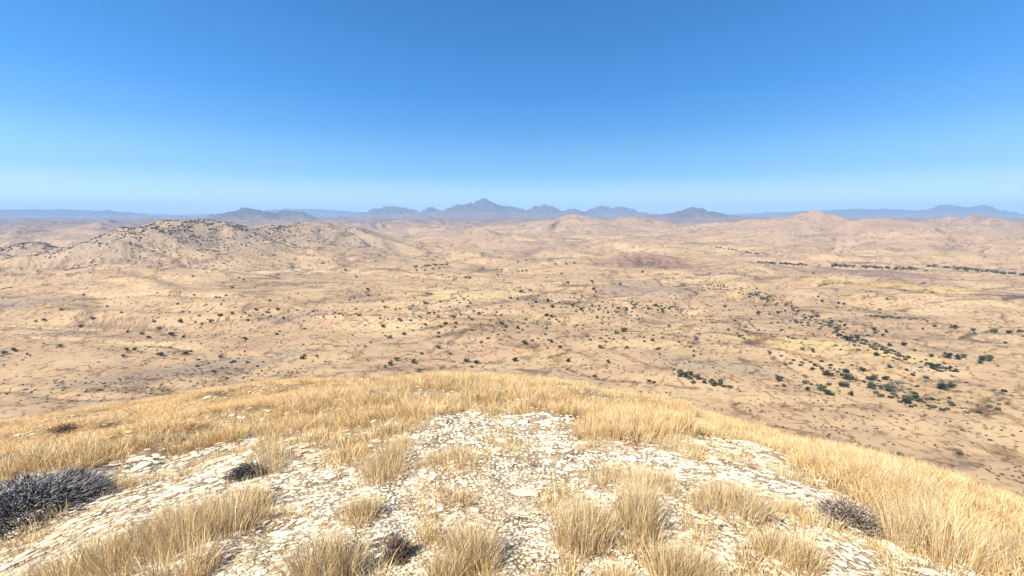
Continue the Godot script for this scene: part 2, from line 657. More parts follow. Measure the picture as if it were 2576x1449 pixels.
func crown_mesh(leaves: int, clumps: int, size: float, flat := 0.8, tone := 1.0) -> ArrayMesh:
	var st := SurfaceTool.new()
	st.begin(Mesh.PRIMITIVE_TRIANGLES)
	st.set_smooth_group(-1)
	var at := []
	for k in clumps:
		var a := rng.randf() * TAU
		var q := sqrt(rng.randf()) * 0.36
		at.append([Vector3(cos(a) * q, 0.48 + rng.randf_range(-0.2, 0.28) * flat, sin(a) * q), rng.randf_range(0.15, 0.27), rng.randf_range(0.6, 1.5)])
	for k in leaves:
		var c: Array = at[k % clumps]
		var d: Vector3 = Vector3(rng.randfn(), rng.randfn(), rng.randfn()).normalized() * pow(rng.randf(), 0.4) * c[1]
		var w: float = c[2]
		st.set_color(Color(0.034 * w * tone, 0.044 * w * tone, 0.022 * w * tone).lerp(Color(0.07, 0.066, 0.035) * tone, rng.randf() * 0.5))
		leaf(st, c[0] + d, size)
	st.generate_normals()
	return st.commit()


func trunk_mesh() -> ArrayMesh:
	var st := SurfaceTool.new()
	st.begin(Mesh.PRIMITIVE_TRIANGLES)
	var limbs := [[Vector3(0, -0.08, 0), Vector3(0.01, 0.28, 0.01), 0.045, 0.032], [Vector3(0.01, 0.26, 0.01), Vector3(0.2, 0.6, 0.08), 0.026, 0.01], [Vector3(0.01, 0.26, 0.01), Vector3(-0.17, 0.62, 0.1), 0.026, 0.01], [Vector3(0.01, 0.27, 0.0), Vector3(0.02, 0.68, -0.16), 0.024, 0.01]]
	for l in limbs:
		var a: Vector3 = l[0]
		var b: Vector3 = l[1]
		var x := (b - a).cross(Vector3(0.3, 0.1, 1)).normalized()
		var y := (b - a).cross(x).normalized()
		for k in 6:
			var s := x * cos(k * TAU / 6) + y * sin(k * TAU / 6)
			var t := x * cos((k + 1) * TAU / 6) + y * sin((k + 1) * TAU / 6)
			st.add_vertex(a + s * l[2]); st.add_vertex(a + t * l[2]); st.add_vertex(b + s * l[3])
			st.add_vertex(b + s * l[3]); st.add_vertex(a + t * l[2]); st.add_vertex(b + t * l[3])
	st.generate_normals()
	return st.commit()


func straw_material() -> StandardMaterial3D:
	var m := mat(Color(0.80, 0.81, 0.82), 0.8)
	m.backlight_enabled = true
	m.backlight = Color(0.7, 0.7, 0.7)
	return m


func build_grass() -> void:
	var m := straw_material()
	var where := []
	var tint := []
	var w2 := []
	var t2 := []
	var r := 3.0
	while r < 46.0:
		var s := clampf(0.020 * r, 0.15, 0.34)
		var az := -1.0
		while az < 1.0:
			az += s / r * rng.randf_range(0.6, 1.4)
			var rr := r + rng.randf_range(-0.5, 0.5) * s
			var x := rr * sin(az)
			var z := -rr * cos(az)
			var jx := x + n_mid.get_noise_2d(x * 50.0, z * 50.0) * 0.9
			var jz := z + n_mid.get_noise_2d(x * 50.0 + 300.0, z * 50.0) * 0.9
			if Geometry2D.is_point_in_polygon(Vector2(jx, jz), bare):
				continue
			var thin := n_mid.get_noise_2d(az * 260.0 - 40.0, rr * 55.0) * 0.7 + n_mid.get_noise_2d(x * 30.0, z * 30.0) * 0.5
			if rng.randf() < smooth(-0.06, 0.14, thin) * 0.97:
				continue
			var red := smooth(-0.10, -0.6, az) * smooth(8.0, 12.0, rr)
			var h := rng.randf_range(0.32, 0.82) * (1.0 + thin * -0.5)
			var n := up_at(x, z)
			var b := Basis(Vector3.UP, rng.randf() * TAU)
			var c := Color(1, 1, 1).lerp(Color(0.86, 0.76, 0.66), rng.randf())
			if red > rng.randf():
				h *= 0.55
				w2.append(Transform3D(b * Basis.from_scale(Vector3(1.1, h, 1.1)), Vector3(x, height(x, z) - 0.02, z)))
				t2.append(c.lerp(Color(0.97, 0.80, 0.62), rng.randf()))
			else:
				where.append(Transform3D(b * Basis.from_scale(Vector3(1, h, 1)), Vector3(x, height(x, z) - 0.02, z)))
				tint.append(c)
		r += s * 0.85
	tag(stuff("dry_grass", tuft_mesh(80, 0.42, 0.42, 0.46, 0.007, 1.0), m, where, tint), "golden dry grass along the crest of the stony hilltop")
	tag(stuff("short_grass", tuft_mesh(90, 0.5, 0.5, 0.42, 0.008, 1.6, 0.4), m, w2, t2), "short rusty dry grass on the far shoulder of the hilltop")
	print("grass ", where.size(), " ", w2.size())
	# sparse wisps between the stones
	var w3 := []
	var t3 := []
	for k in 5200:
		var rr := 2.0 + 12.0 * pow(rng.randf(), 1.4)
		var az := rng.randf_range(-0.95, 0.95)
		var x := rr * sin(az)
		var z := -rr * cos(az)
		if not Geometry2D.is_point_in_polygon(Vector2(x, z), bare) or n_mid.get_noise_2d(az * 420.0, rr * 26.0 - 200.0) < 0.20:
			continue
		w3.append(Transform3D(Basis(Vector3.UP, rng.randf() * TAU) * Basis.from_scale(Vector3.ONE * rng.randf_range(0.3, 1.35)), Vector3(x, height(x, z), z)))
		t3.append(Color(1, 1, 1).lerp(Color(0.9, 0.85, 0.6), rng.randf()))
	tag(stuff("sparse_grass", tuft_mesh(26, 0.2, 0.2, 0.17, 0.004, 1.6), m, w3, t3), "sparse dry wisps of grass between the pale stones")


# [base x, base y, width, height in the photograph; blades; reddish; label]
func tufts() -> Array:
	return [
		[500, 1385, 250, 165, 900, 0.2, "tall broad grass clump between the two pale stone patches on the left"],
		[600, 1300, 150, 110, 420, 0.1, "grass clump leaning at the upper end of the diagonal grass ridge"],
		[380, 1430, 200, 140, 600, 0.2, "grass clump in the middle of the diagonal ridge, left of the tall broad clump"],
		[230, 1475, 240, 150, 600, 0.1, "yellowish low grass clump at the lower end of the diagonal ridge"],
		[455, 1490, 120, 150, 320, 0.3, "thin upright grass stalks at the lower picture edge beneath the tall clump"],
		[722, 1308, 62, 52, 150, 0.1, "small lone grass tuft on pale gravel beside the diagonal ridge"],
		[820, 1490, 130, 190, 480, 0.5, "brownish tall grass tuft left of the dark twiggy bush"],
		[905, 1325, 100, 105, 320, 0.5, "brownish fan of grass leaning over gravel below the tapering clump"],
		[975, 1225, 120, 165, 480, 0.5, "tapering fan-shaped grass clump hanging from the grassy edge"],
		[1140, 1182, 165, 76, 420, 0.1, "broad low grass clump at the head of the gravel patch"],
		[1138, 1275, 96, 80, 240, 0.1, "short yellowish grass tuft in the middle of the white gravel"],
		[1278, 1152, 100, 48, 160, 0.1, "thin pale low grass patch above the reddish gravel"],
		[1180, 1460, 140, 190, 640, 0.3, "large grass clump at the bottom between the twiggy bush and white gravel"],
		[1100, 1495, 110, 130, 300, 0.4, "grass tuft cut by the lower edge beside the large bottom clump"],
		[1475, 1405, 140, 190, 700, 0.4, "large upright grass clump right of the pale flat rock"],
		[1600, 1395, 110, 240, 600, 0.4, "tall narrow grass clump beside the large upright clump"],
		[1560, 1230, 190, 90, 460, 0.2, "wide grass clump behind the tall narrow clump"],
		[1495, 1118, 110, 56, 260, 0.1, "small grass tuft jutting from the crest grass into the stones"],
		[1690, 1485, 120, 150, 440, 0.3, "grass tuft at the lower edge below the tall narrow clump"],
		[1545, 1490, 90, 90, 220, 0.3, "short grass tuft at the lower edge beneath the large upright clump"],
		[1842, 1322, 155, 130, 620, 0.4, "round bushy grass clump alone on the right hand gravel slope"],
		[1992, 1312, 95, 72, 260, 0.2, "rounded small grass tuft between the bushy clump and the grey bush"],
		[2065, 1352, 70, 74, 180, 0.1, "yellowish small tuft below the grey brown bush"],
		[1990, 1435, 135, 120, 460, 0.3, "loose grass clump below the rounded small tuft"],
		[2184, 1384, 56, 44, 120, 0.0, "tiny yellow green tuft on the stony right slope"],
		[2335, 1425, 150, 175, 700, 0.1, "tall golden grass clump where the crest band meets the right slope"],
		[1755, 1490, 115, 130, 420, 0.6, "orange brown grass tuft at the lower edge of the right slope"],
		[2535, 1432, 120, 110, 420, 0.6, "dark brownish grass clump at the right end of the slope"],
		[340, 1224, 80, 56, 170, 0.0, "small yellowish tuft on the ledge below the left grass band"],
		[215, 1255, 90, 50, 160, 0.0, "low yellow green tuft beside the big dark bush"],
		[690, 1195, 90, 110, 330, 0.4, "grass clump hanging down the slope beside the small dark bush"],
		[1010, 1160, 90, 90, 260, 0.5, "brown grass clump at the left rim of the gravel bowl"],
		[2115, 1205, 150, 110, 480, 0.0, "golden grass clump at the inner edge of the right crest band"],
		[2230, 1260, 160, 120, 520, 0.0, "broad golden grass clump above the grey brown bush"],
		[1985, 1215, 110, 70, 300, 0.1, "loose grass clump below the long white slab"],
		[1660, 1260, 70, 110, 260, 0.2, "narrow strip of grass right of the wide grass clump"],
		[1240, 1120, 60, 40, 110, 0.1, "small grass tuft in the upper middle of the gravel bowl"],
		[560, 1165, 120, 50, 220, 0.0, "low yellowish strip of grass on the ledge behind the small dark bush"],
		[1700, 1140, 130, 70, 330, 0.1, "grass clump with bare stones below it on the right crest"],
	]


func build_tufts() -> void:
	var m := straw_material()
	for t in tufts():
		var low := ground(t[0], t[1])
		var top := ground(t[0], t[1] - t[3] * 0.5)
		var far := low.length()
		var w: float = t[2] / FOCAL * far * 1.1
		var h: float = t[3] / FOCAL * far * 0.68
		var run := top - low
		var deep := maxf(Vector2(run.x, run.z).length() * 1.15, w * 0.6)
		var mid := low.lerp(top, 0.45)
		mid.y = height(mid.x, mid.z) - 0.03
		var o := put("grass_tuft", tuft_mesh(int(t[4] * 2.1), w, deep, h, 0.0044, 1.0, t[5], -run.y / maxf(Vector2(run.x, run.z).length(), 0.05)), m)
		o.position = mid
		o.rotation.y = atan2(-run.x, -run.z)
		tag(o, t[6], "grass tuft", "dry grass tufts on the stony hilltop")
	var dark := mat(Color(1, 1, 1), 0.9)
	for b in [
		[70, 1296, 225, 54, 9500, Color(0.30, 0.285, 0.275), Color(0.025, 0.024, 0.024), "large dark grey cushion bush at the left edge of the hilltop", true],
		[620, 1203, 80, 32, 2400, Color(0.20, 0.18, 0.165), Color(0.05, 0.043, 0.036), "small dark bush under the hanging grass clump", true],
		[1000, 1402, 80, 68, 420, Color(0.22, 0.16, 0.12), Color(0.08, 0.06, 0.05), "dark brown leafless twiggy bush alone on white gravel", false],
		[2130, 1310, 108, 38, 2800, Color(0.44, 0.37, 0.30), Color(0.11, 0.085, 0.065), "grey brown twiggy bush under the golden crest grass", true],
		[942, 1003, 60, 30, 240, Color(0.16, 0.11, 0.09), Color(0.06, 0.045, 0.04), "dark brown low bush amid the crest grass", false],
		[165, 1088, 58, 22, 200, Color(0.16, 0.10, 0.07), Color(0.07, 0.05, 0.04), "dark brown low bush amid the rusty grass on the far shoulder", false],
		[1195, 1000, 26, 22, 120, Color(0.16, 0.17, 0.12), Color(0.06, 0.07, 0.05), "small grey green sprig in the middle of the crest grass", false],
	]:
		var g := ground(b[0], b[1])
		var far := g.length()
		var thick := 0.007 if far < 8.0 else 0.014
		var shape := cushion_mesh(b[4], b[2] / FOCAL * far, b[3] / FOCAL * far, thick * 1.4, b[5], b[6]) if b[8] else twig_mesh(b[4], b[2] / FOCAL * far, b[3] / FOCAL * far, thick, b[5], b[6])
		var o := put("dry_bush", shape, dark)
		o.position = g - Vector3(0, 0.02, 0)
		tag(o, b[7], "bush")


func build_slabs() -> void:
	var m := mat(Color(0.60, 0.54, 0.40), 0.95, false)
	m.albedo_texture = picture(FastNoiseLite.TYPE_CELLULAR, 0.03, 61, [[0.0, 0.5, 0.42, 0.33], [0.06, 0.9, 0.88, 0.84], [0.3, 1, 1, 1], [1.0, 0.94, 0.92, 0.9]], 512, FastNoiseLite.RETURN_DISTANCE2_SUB, 3, 12.0)
	m.uv1_triplanar = true
	m.uv1_scale = Vector3.ONE * 0.5
	for s in [
		[1318, 1240, 78, 56, 0.10, "pale yellow flat rock in the middle of the white gravel"],
		[550, 1158, 60, 26, 0.10, "large white stone on the ledge above the small dark bush"],
		[888, 1383, 26, 18, 0.5, "small white stone left of the dark twiggy bush"],
		[1905, 1122, 76, 22, 0.08, "long white slab under the right crest grass"],
		[1472, 1087, 26, 14, 0.4, "white stone at the right rim of the gravel bowl"],
		[64, 1400, 30, 14, 0.4, "white stone below the big dark bush"],
		[2195, 1318, 34, 18, 0.4, "pale stone at the lower end of the grey brown bush"],
	]:
		var g := ground(s[0], s[1])
		var w: float = s[2] / FOCAL * g.length() * 0.5
		var up := up_at(g.x, g.z)
		var o := put("flat_rock", pebble_mesh(70 + int(s[0]), 0.2, 6), m)
		o.transform = lay(g.x, g.z, w, w * s[4] * 0.9, w * clampf(s[3] / s[2] * 1.9, 0.5, 1.0), rng.randf_range(-0.3, 0.3), 0.3)
		tag(o, s[5], "rock")


# base x, base y, height in the photograph of the bushes and trees that stand singly on the plain
func standing() -> Array:
	return [
	532,812,13, 553,796,9, 584,790,7, 616,788,5, 643,781,8, 699,780,9, 452,811,10, 401,829,9, 431,845,11, 461,849,7, 374,852,9, 357,842,8, 156,781,6, 234,804,8,
	110,807,7, 91,810,5, 320,836,6, 616,855,10, 696,843,8, 713,800,6, 557,901,11, 466,892,11, 403,896,12, 340,882,10, 320,884,10, 312,899,9, 152,874,9, 36,884,9,
	12,892,9, 69,893,5, 760,904,12, 767,897,7, 797,897,7, 764,868,5, 704,835,5, 459,786,5, 388,811,7, 586,726,8, 488,744,5, 543,750,6, 569,745,5, 484,697,5,
	843,799,5, 613,705,5, 305,788,5, 203,823,7, 508,816,6, 491,813,5, 962,760,7, 969,774,7, 979,775,4, 1006,778,5, 994,781,5, 925,731,10, 926,744,6, 954,743,3,
	1020,740,5, 911,756,4, 879,757,6, 1057,762,4, 1072,765,8, 1107,760,6, 1127,759,5, 1149,757,5, 1183,764,7, 1079,790,9, 1093,790,9, 1108,775,3, 1158,793,5, 1142,800,9,
	1132,797,4, 1121,816,10, 1147,815,9, 1108,824,9, 1138,832,5, 1180,800,6, 1188,806,7, 1191,784,6, 1204,790,9, 1214,787,5, 1224,779,6, 1208,815,5, 956,802,6, 976,804,5,
	1008,809,9, 1059,801,3, 963,824,10, 999,826,6, 1070,819,9, 1060,825,5, 1038,833,5, 1016,843,10, 979,852,12, 969,846,5, 1103,840,8, 1104,850,8, 886,844,6, 918,872,7,
	932,863,5, 1104,877,11, 1060,892,9, 999,908,13, 981,919,14, 969,925,9, 1041,914,15, 1055,938,11, 1174,911,14, 1199,915,14, 1187,925,8, 1133,893,8, 1319,866,14, 1386,862,11,
	1296,909,16, 1429,910,13, 1407,876,10, 1511,876,11, 1529,913,12, 1577,876,8, 1570,835,17, 1551,840,10, 1683,822,8, 1311,736,12, 1333,732,8, 1279,771,5, 1284,752,8, 1302,753,7,
	1348,762,8, 1377,758,13, 1407,763,6, 1390,774,12, 1434,750,5, 1445,751,5, 1458,762,5, 1441,773,10, 1461,780,10, 1489,771,8, 1507,772,8, 1529,762,5, 1541,771,6, 1505,781,6,
	1555,778,9, 1577,779,8, 1648,771,8, 1663,771,6, 1631,779,8, 1665,781,8, 1683,778,6, 1654,782,6, 1719,794,4, 1700,795,4, 1375,796,12, 1387,799,10, 1397,798,6, 1502,800,8,
	1519,799,5, 1607,801,4, 1316,786,5, 1233,808,7, 1245,794,6, 1258,795,5, 1263,817,12, 1272,824,9, 1302,827,10, 1280,809,5, 1351,815,5, 1492,729,9, 1500,736,7, 1495,746,5,
	1304,684,5, 1314,684,6, 1324,683,7, 1253,694,7, 1263,693,4, 1172,700,9, 1181,701,8, 1130,698,5, 1140,695,4, 1143,704,4, 1064,710,5, 1412,691,7, 1375,700,5, 1489,711,9,
	1428,713,9, 1560,718,9, 1616,686,8, 945,658,5, 1125,662,5, 1048,682,8, 1069,682,7, 1089,678,8, 1106,676,7, 1302,660,8, 1323,657,6, 1397,666,8, 1424,666,8, 1445,664,6,
	896,698,8, 869,681,10, 1832,832,8, 1823,773,8, 2047,689,6, 2231,754,6, 2058,748,5, 2067,760,7, 2109,764,7, 2123,766,6, 2137,783,5, 1904,727,5, 1900,772,5, 1924,770,5,
	1956,789,8, 1975,784,6, 1907,790,9, 2026,802,7, 2056,798,9, 2034,821,8, 2002,813,9, 1988,810,5, 2001,793,5, 2092,810,6, 2124,821,8, 2112,821,5, 2200,831,9, 2201,840,8,
	2229,836,8, 2220,846,7, 2154,848,7, 2131,857,16, 2109,846,9, 2239,871,9, 2273,870,10, 2204,896,12, 2247,902,5, 2302,884,7, 2149,871,6, 2114,881,5, 2043,882,8, 2019,878,5,
	2398,826,13, 2447,834,9, 2351,822,6, 2500,839,11, 2537,840,9, 2566,837,8, 2528,864,5, 2424,900,10, 2385,901,17, 2408,905,14, 2468,906,13, 2486,909,12, 2466,915,9, 2490,902,9,
	2344,898,9, 2171,933,11, 2195,957,16, 2229,956,13, 2080,945,17, 2092,946,10, 2051,922,9, 2068,930,9, 2043,931,8, 1960,959,18, 2127,938,12, 2131,954,17, 2148,957,12, 2117,946,9,
	2280,933,7, 2297,946,7, 2237,925,9, 1738,944,13, 1724,948,12, 1712,946,11, 1745,897,7, 1746,885,7, 1734,912,5, 1763,893,5, 1860,848,7, 1872,854,6, 2332,810,5, 2322,829,5,
	2344,922,9, 2352,923,8, 2065,983,20, 2081,993,14, 2191,978,18, 2235,984,18, 2125,973,15, 2368,980,18, 2394,975,14, 2139,994,12, 2094,995,10, 2031,982,10, 2303,1004,10, 2282,1016,14,
	2275,1011,11,
	]


func build_trees() -> void:
	var mc := mat(Color(1, 1, 1), 0.9)
	var mt := mat(Color(0.10, 0.08, 0.06), 0.95, false)
	var kinds := []
	var tm := trunk_mesh()
	for k in 6:
		kinds.append(crown_mesh(620, 9 + k, 0.055, 0.7 + 0.1 * (k % 3), [0.7, 1.1, 0.8, 0.6, 1.0, 1.4][k]))
	var protos := []
	for k in 6:
		var p := Node3D.new()
		var c := MeshInstance3D.new()
		c.name = "crown"; c.mesh = kinds[k]; c.material_override = mc
		p.add_child(c, true)
		var t := MeshInstance3D.new()
		t.name = "trunk"; t.mesh = tm; t.material_override = mt
		p.add_child(t, true)
		protos.append(p)
	var list := standing()
	var rows := {}
	var at := []
	for i in list.size() / 3:
		var px: float = list[i * 3]
		var py: float = list[i * 3 + 1]
		var g := ground(px, py, 60.0)
		var h: float = list[i * 3 + 2] / FOCAL * g.length()
		var band := "near" if py > 860 else "middle" if py > 770 else "further" if py > 690 else "farthest"
		var size := "large" if h > 7.5 else "medium" if h > 4.6 else "small"
		var k := int(rng.randi() % 6)
		var shape_word := ""
		var shape: String = ["round", "spreading", "lopsided", "round", "spreading", "bushy"][k]
		var near := 999.0
		for n in list.size() / 3:
			if n != i:
				near = minf(near, Vector2(list[n * 3] - px, (list[n * 3 + 1] - py) * 2.0).length())
		shape_word = "solitary" if near > 34.0 else "clustered" if near < 17.0 else "spaced"
		var zone := clampi(int(px / 322.0), 0, 7)
		shape = shape_word + " " + shape
		var key := "%s|%d|%s|%s" % [band, zone, size, shape]
		at.append([g, clampf(h * 1.0, 1.8, 5.2), k, key, px, band, zone, size, shape])
		if not rows.has(key): rows[key] = []
		px += i * 0.001
		at[-1][4] = px
		rows[key].append(px)
	var place := ["under left shoulder", "under left crest", "left of crest middle", "just left of centre", "straight under the crest", "right of crest middle", "by the gully", "at far right end"]
	var ordinal := ["first", "second", "third", "fourth", "fifth", "sixth", "seventh", "eighth", "ninth", "tenth", "eleventh", "twelfth", "thirteenth", "fourteenth", "fifteenth", "sixteenth", "seventeenth", "eighteenth", "nineteenth", "twentieth"]
	for a in at:
		var o: Node3D = protos[a[2]].duplicate()
		o.name = named("bush")
		add_child(o, true)
		o.position = a[0] - Vector3(0, a[1] * 0.10, 0)
		o.rotation.y = rng.randf() * TAU
		o.scale = Vector3(a[1] * rng.randf_range(1.0, 1.35), a[1], a[1] * rng.randf_range(1.0, 1.35))
		var row: Array = rows[a[3]]
		row.sort()
		var label := "%s %s dark bush, %s plain, %s" % [a[7], a[8], a[5], place[a[6]]]
		if row.size() > 1:
			label += ", %s from left" % ordinal[mini(row.find(a[4]), 19)]
		tag(o, label, "bush", "dark bushes scattered over the plain")
	for p in protos:
		p.free()


func scrub_mesh() -> ArrayMesh:
	var st := SurfaceTool.new()
	st.begin(Mesh.PRIMITIVE_TRIANGLES)
	st.set_smooth_group(-1)
	for k in 26:
		var d := Vector3(rng.randfn(), absf(rng.randfn()) * 0.9, rng.randfn()).normalized() * rng.randf_range(0.25, 0.55)
		st.set_color(Color(1, 1, 1) * rng.randf_range(0.6, 1.2))
		leaf(st, d + Vector3(0, 0.15, 0), 0.3)
	st.generate_normals()
	return st.commit()


func build_scrub() -> void:
	var m := mat(Color(1, 1, 1), 0.95)
	var where := []
	var tint := []
	var add := func(x: float, z: float, s: float, c: Color) -> void:
		where.append(Transform3D(Basis(Vector3.UP, rng.randf() * TAU) * Basis.from_scale(Vector3(s * 1.3, s, s * 1.3)), Vector3(x, height(x, z), z)))
		tint.append(c)
	# the gully and the tree lines: from, to, half width, how many
	for l in [[1740, 702, 2000, 770, 8, 150], [1900, 742, 2170, 855, 10, 130], [2120, 850, 2400, 935, 8, 130], [2090, 668, 2330, 678, 3, 150], [2330, 668, 2576, 692, 3, 140], [1800, 622, 1910, 640, 1, 60], [1905, 660, 2060, 668, 2, 80], [1690, 935, 1830, 975, 7, 70], [2000, 905, 2330, 1010, 22, 130], [2170, 795, 2330, 806, 2, 45], [1040, 672, 1130, 664, 2, 40], [1430, 770, 1560, 790, 10, 50], [1560, 760, 1720, 780, 7, 60], [2260, 1000, 2460, 1040, 14, 40], [60, 985, 560, 948, 24, 160], [560, 955, 760, 930, 14, 60], [1960, 985, 2560, 1110, 30, 150], [1050, 720, 1750, 800, 34, 240], [1000, 800, 1700, 850, 30, 150], [300, 760, 900, 800, 30, 90], [1750, 790, 2300, 850, 40, 120]]:
		for k in l[5]:
			var t := rng.randf()
			if n_mid.get_noise_2d(t * 300.0 + l[0], l[1]) < -0.22:
				continue
			var g := ground(lerpf(l[0], l[2], t) + rng.randfn() * l[4], lerpf(l[1], l[3], t) + rng.randfn() * l[4] * 0.6, 90.0)
			var low: bool = l[1] > 940 and l[0] < 1000 or l[3] == 1110
			add.call(g.x, g.z, rng.randf_range(0.35, 1.3) * (3.6 if l[1] < 690 else 0.9 if low else 1.8), (Color(0.11, 0.085, 0.06) if low else Color(0.046, 0.047, 0.032)) * rng.randf_range(0.8, 2.6))
	# the speckled hills
	for i in hills.size():
		var n: int = hill_names[i][2]
		var q: PackedFloat64Array = hills[i]
		var made := 0
		var tries := 0
		while made < n and tries < n * 12:
			tries += 1
			var e := rng.randfn() * 0.6 / q[3]
			var f := rng.randfn() * 0.6 / q[4]
			var x := q[0] + e * q[5] - f * q[6]
			var z := q[1] + e * q[6] + f * q[5]
			if n_mid.get_noise_2d(x * 1.1, z * 1.1) < -0.12 or n_ridge.get_noise_2d(x * 0.9, z * 0.9) > 0.45:
				continue
			made += 1
			add.call(x, z, rng.randf_range(0.9, 2.7), Color(0.07, 0.065, 0.055) * rng.randf_range(0.6, 1.7))
	# low dry brush in bands over the plain
	for k in 12000:
		var r := 210.0 * pow(2400.0 / 210.0, rng.randf())
		var az := rng.randf_range(-0.95, 0.95)
		var x := r * sin(az)
		var z := -r * cos(az)
		var v := n_cell.get_noise_2d(x, z)
		var w := n_mid.get_noise_2d(x * 0.5 + 77.0, z * 0.5)
		if height(x, z) > BASE + 35.0:
			continue
		if gully_near < 0.022 and rng.randf() < 0.5:
			add.call(x, z, rng.randf_range(0.5, 1.9) * (1.0 + r / 1500.0), Color(0.05, 0.052, 0.032) * rng.randf_range(0.7, 2.0))
			continue
		if v > -0.80 + w * 0.25:
			continue
		add.call(x, z, rng.randf_range(0.32, 0.82) * (1.0 + r / 900.0), Color(0.14, 0.10, 0.07) * rng.randf_range(0.5, 1.6))
	tag(stuff("low_scrub", scrub_mesh(), m, where, tint), "low dark scrub along gullies and over the speckled hills")
	print("scrub ", where.size())


func build_mast() -> void:
	var g := ground(1317, 529.5, 5000.0)
	var h := 46.0
	var st := SurfaceTool.new()
	var mast := Node3D.new()
	mast.name = named("radio_mast")
	add_child(mast, true)
	mast.position = g
	var m := mat(Color(0.09, 0.09, 0.10), 0.6, false)
	for s in [Vector2(-1, -1), Vector2(1, -1), Vector2(1, 1), Vector2(-1, 1)]:
		var c := CylinderMesh.new()
		c.top_radius = 0.5; c.bottom_radius = 0.9; c.height = h; c.radial_segments = 6
		var o := put("leg", c, m, mast)
		o.position = Vector3(s.x * 1.8, h * 0.5, s.y * 1.8)
		o.rotation = Vector3(s.y * -0.03, 0, s.x * 0.03)
	for k in 3:
		var b := BoxMesh.new()
		b.size = Vector3(14.0 - k * 2.0, 1.2, 1.2)
		var o := put("crossarm", b, m, mast)
		o.position = Vector3(0, h * (0.72 + 0.11 * k), 0)
	tag(mast, "thin dark mast in the saddle between the two central peaks", "mast")


# ---------------------------------------------------------------- all of it

